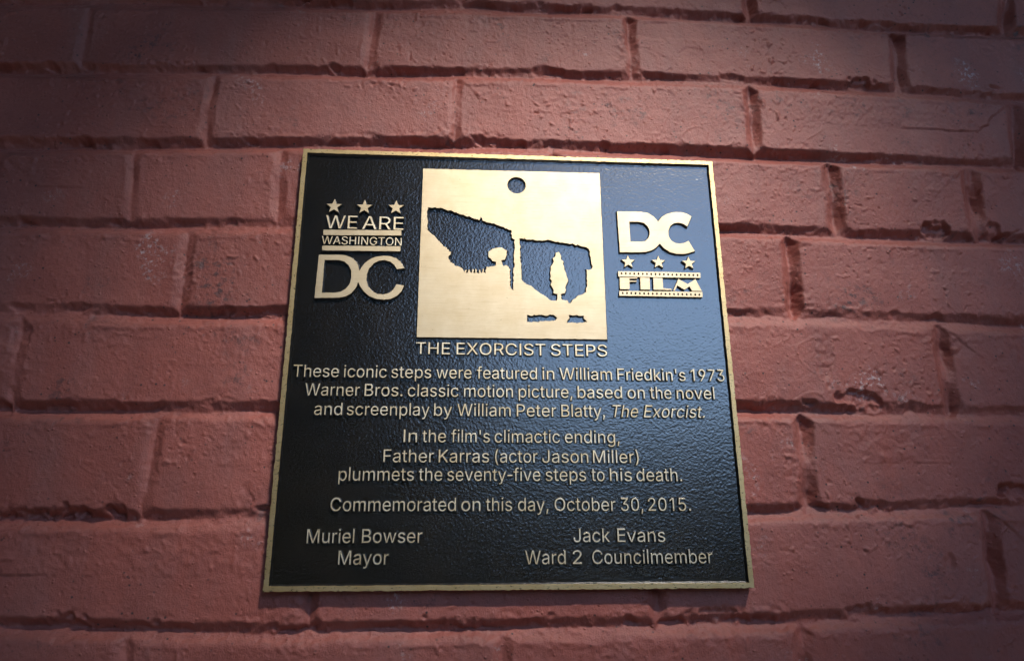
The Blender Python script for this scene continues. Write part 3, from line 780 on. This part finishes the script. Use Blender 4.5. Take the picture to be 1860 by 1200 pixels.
for i, (c, t) in enumerate(STARS):
    r = math.dist(c, t)
    pts = []
    for k in range(10):
        a = math.pi / 2 + k * math.pi / 5
        rr = r if k % 2 == 0 else r * 0.42
        pts.append((c[0] + rr * math.cos(a), c[1] + rr * math.sin(a)))
    relief_obj("star", [[pts]], [(0.06, 0.10, 0), (0.5 if i < 3 else 0.3, FIELD_DEPTH, 1)], emblem_l if i < 3 else emblem_r, 0, 0)

# ------------------------------------------------------------------ unseen planting behind the viewer; some trees added to shade the wall
M_LEAF = simple_mat("leaf", (0.025, 0.04, 0.013), (0.045, 0.07, 0.02), 5, 0.6)
M_BARK = simple_mat("bark", (0.06, 0.045, 0.035), (0.11, 0.085, 0.06), 20, 0.9)
centre = np.array([0.0, 0.0, PLAQUE_Z + 0.03])
sd = np.array(sun_dir)

def leaves(name, pts, size, parent, seed):
    rs_ = np.random.RandomState(seed)
    n = len(pts)
    a = rs_.normal(size=(n, 3)); a /= np.linalg.norm(a, axis=1, keepdims=True)
    b = np.cross(a, rs_.normal(size=(n, 3))); b /= np.linalg.norm(b, axis=1, keepdims=True)
    s = size * rs_.uniform(0.6, 1.3, (n, 1))
    co = np.stack([pts - a * s, pts + b * s * 0.55, pts + a * s, pts - b * s * 0.55], 1).reshape(-1, 3)
    q = np.arange(4 * n).reshape(n, 4)
    return link(name, fast_mesh(name, co, q, [M_LEAF]), parent)

def trunk(name, pts, radii, parent, seg=10):
    V, F = [], []
    for k, (p, r) in enumerate(zip(pts, radii)):
        for s in range(seg):
            a = 2 * math.pi * s / seg
            V.append((p[0] + r * math.cos(a), p[1] + r * math.sin(a), p[2]))
    for k in range(len(pts) - 1):
        for s in range(seg):
            t = (s + 1) % seg
            F.append((k * seg + s, k * seg + t, (k + 1) * seg + t, (k + 1) * seg + s))
    return mesh(name, V, F, [M_BARK], parent, None, True)

def polar(n, az0, az1, el0, el1, r0, r1, seed):
    rs_ = np.random.RandomState(seed)
    az = np.radians(rs_.uniform(az0, az1, n)); s0, s1 = math.sin(math.radians(el0)), math.sin(math.radians(el1))
    el = np.arcsin(rs_.uniform(s0, s1, n)); r = rs_.uniform(r0, r1, n)
    return np.stack([r * np.sin(az) * np.cos(el), -r * np.cos(az) * np.cos(el), r * np.sin(el)], -1) + centre

def add_tree(name, label, cat, pts, size, seed, trunk_pts, radii, crown="crown", stem="trunk"):
    t = bpy.data.objects.new(name, None)
    COL.objects.link(t)
    tag(t, label, cat)
    leaves(crown, pts, size, t, seed)
    trunk(stem, trunk_pts, radii, t)
    return t

# unseen crown added to darken the wall's edges; its gap shapes the sun pool
GAP_A, GAP_B, GAP_X, GAP_Z = 0.295, 0.135, 0.03, 0.055
p = np.concatenate([polar(30000, -105, 105, 35.5, 89.5, 1.45, 2.1, 21), polar(14000, -110, 110, 41, 89.5, 3.2, 4.6, 29)])  # outer leaves added to shade the pavement and cut its bounce
k = p[:, 1] / sd[1]
onwall = p - k[:, None] * sd
wide = np.where(np.linalg.norm(p - centre, axis=1) > 2.5, 0.5, 0.0)
q = ((onwall[:, 0] - GAP_X) / (GAP_A + wide)) ** 2 + ((onwall[:, 2] - PLAQUE_Z - GAP_Z) / (GAP_B + wide)) ** 2
keep = (q > 1) & (p[:, 1] < -0.10)
p = p[keep]
add_tree("added_shade_tree", "unseen leafy crown added behind the viewer to shade the wall, its gap shaping the sun pool", "tree", p, 0.06, 22,
         [(2.6, -2.6, -0.02), (2.5, -2.5, 1.2), (2.2, -2.4, 2.4), (1.6, -2.0, 3.2), (0.9, -1.5, 3.7)], [0.17, 0.14, 0.12, 0.09, 0.04])
p = polar(24000, -105, 2, -14, 42, 3.4, 4.4, 23)
add_tree("dense_tree", "dense dark tree across the pavement from the wall, branches to the ground", "tree", p[p[:, 2] > 0.05], 0.11, 24,
         [(-2.4, -3.2, -0.02), (-2.4, -3.2, 1.5), (-2.3, -3.2, 3.4)], [0.2, 0.17, 0.08])
p = polar(14000, 45, 105, -14, 42, 3.4, 4.4, 27)  # unseen tree added to keep side skylight off the wall
add_tree("added_sky_block_tree", "unseen leafy tree added beside the low hedge to block sky light", "tree", p[p[:, 2] > 0.05], 0.11, 28,
         [(3.2, -2.2, -0.02), (3.2, -2.2, 1.5), (3.1, -2.2, 3.4)], [0.2, 0.17, 0.08])
p = polar(9000, -3, 50, -22, 10, 4.2, 5.0, 25)
add_tree("hedge", "low clipped hedge across the pavement from the wall", "hedge", p[p[:, 2] > 0.05], 0.10, 26,
         [(1.5, -4.4, -0.02), (1.5, -4.4, 1.4)], [0.05, 0.03], "foliage", "stem")
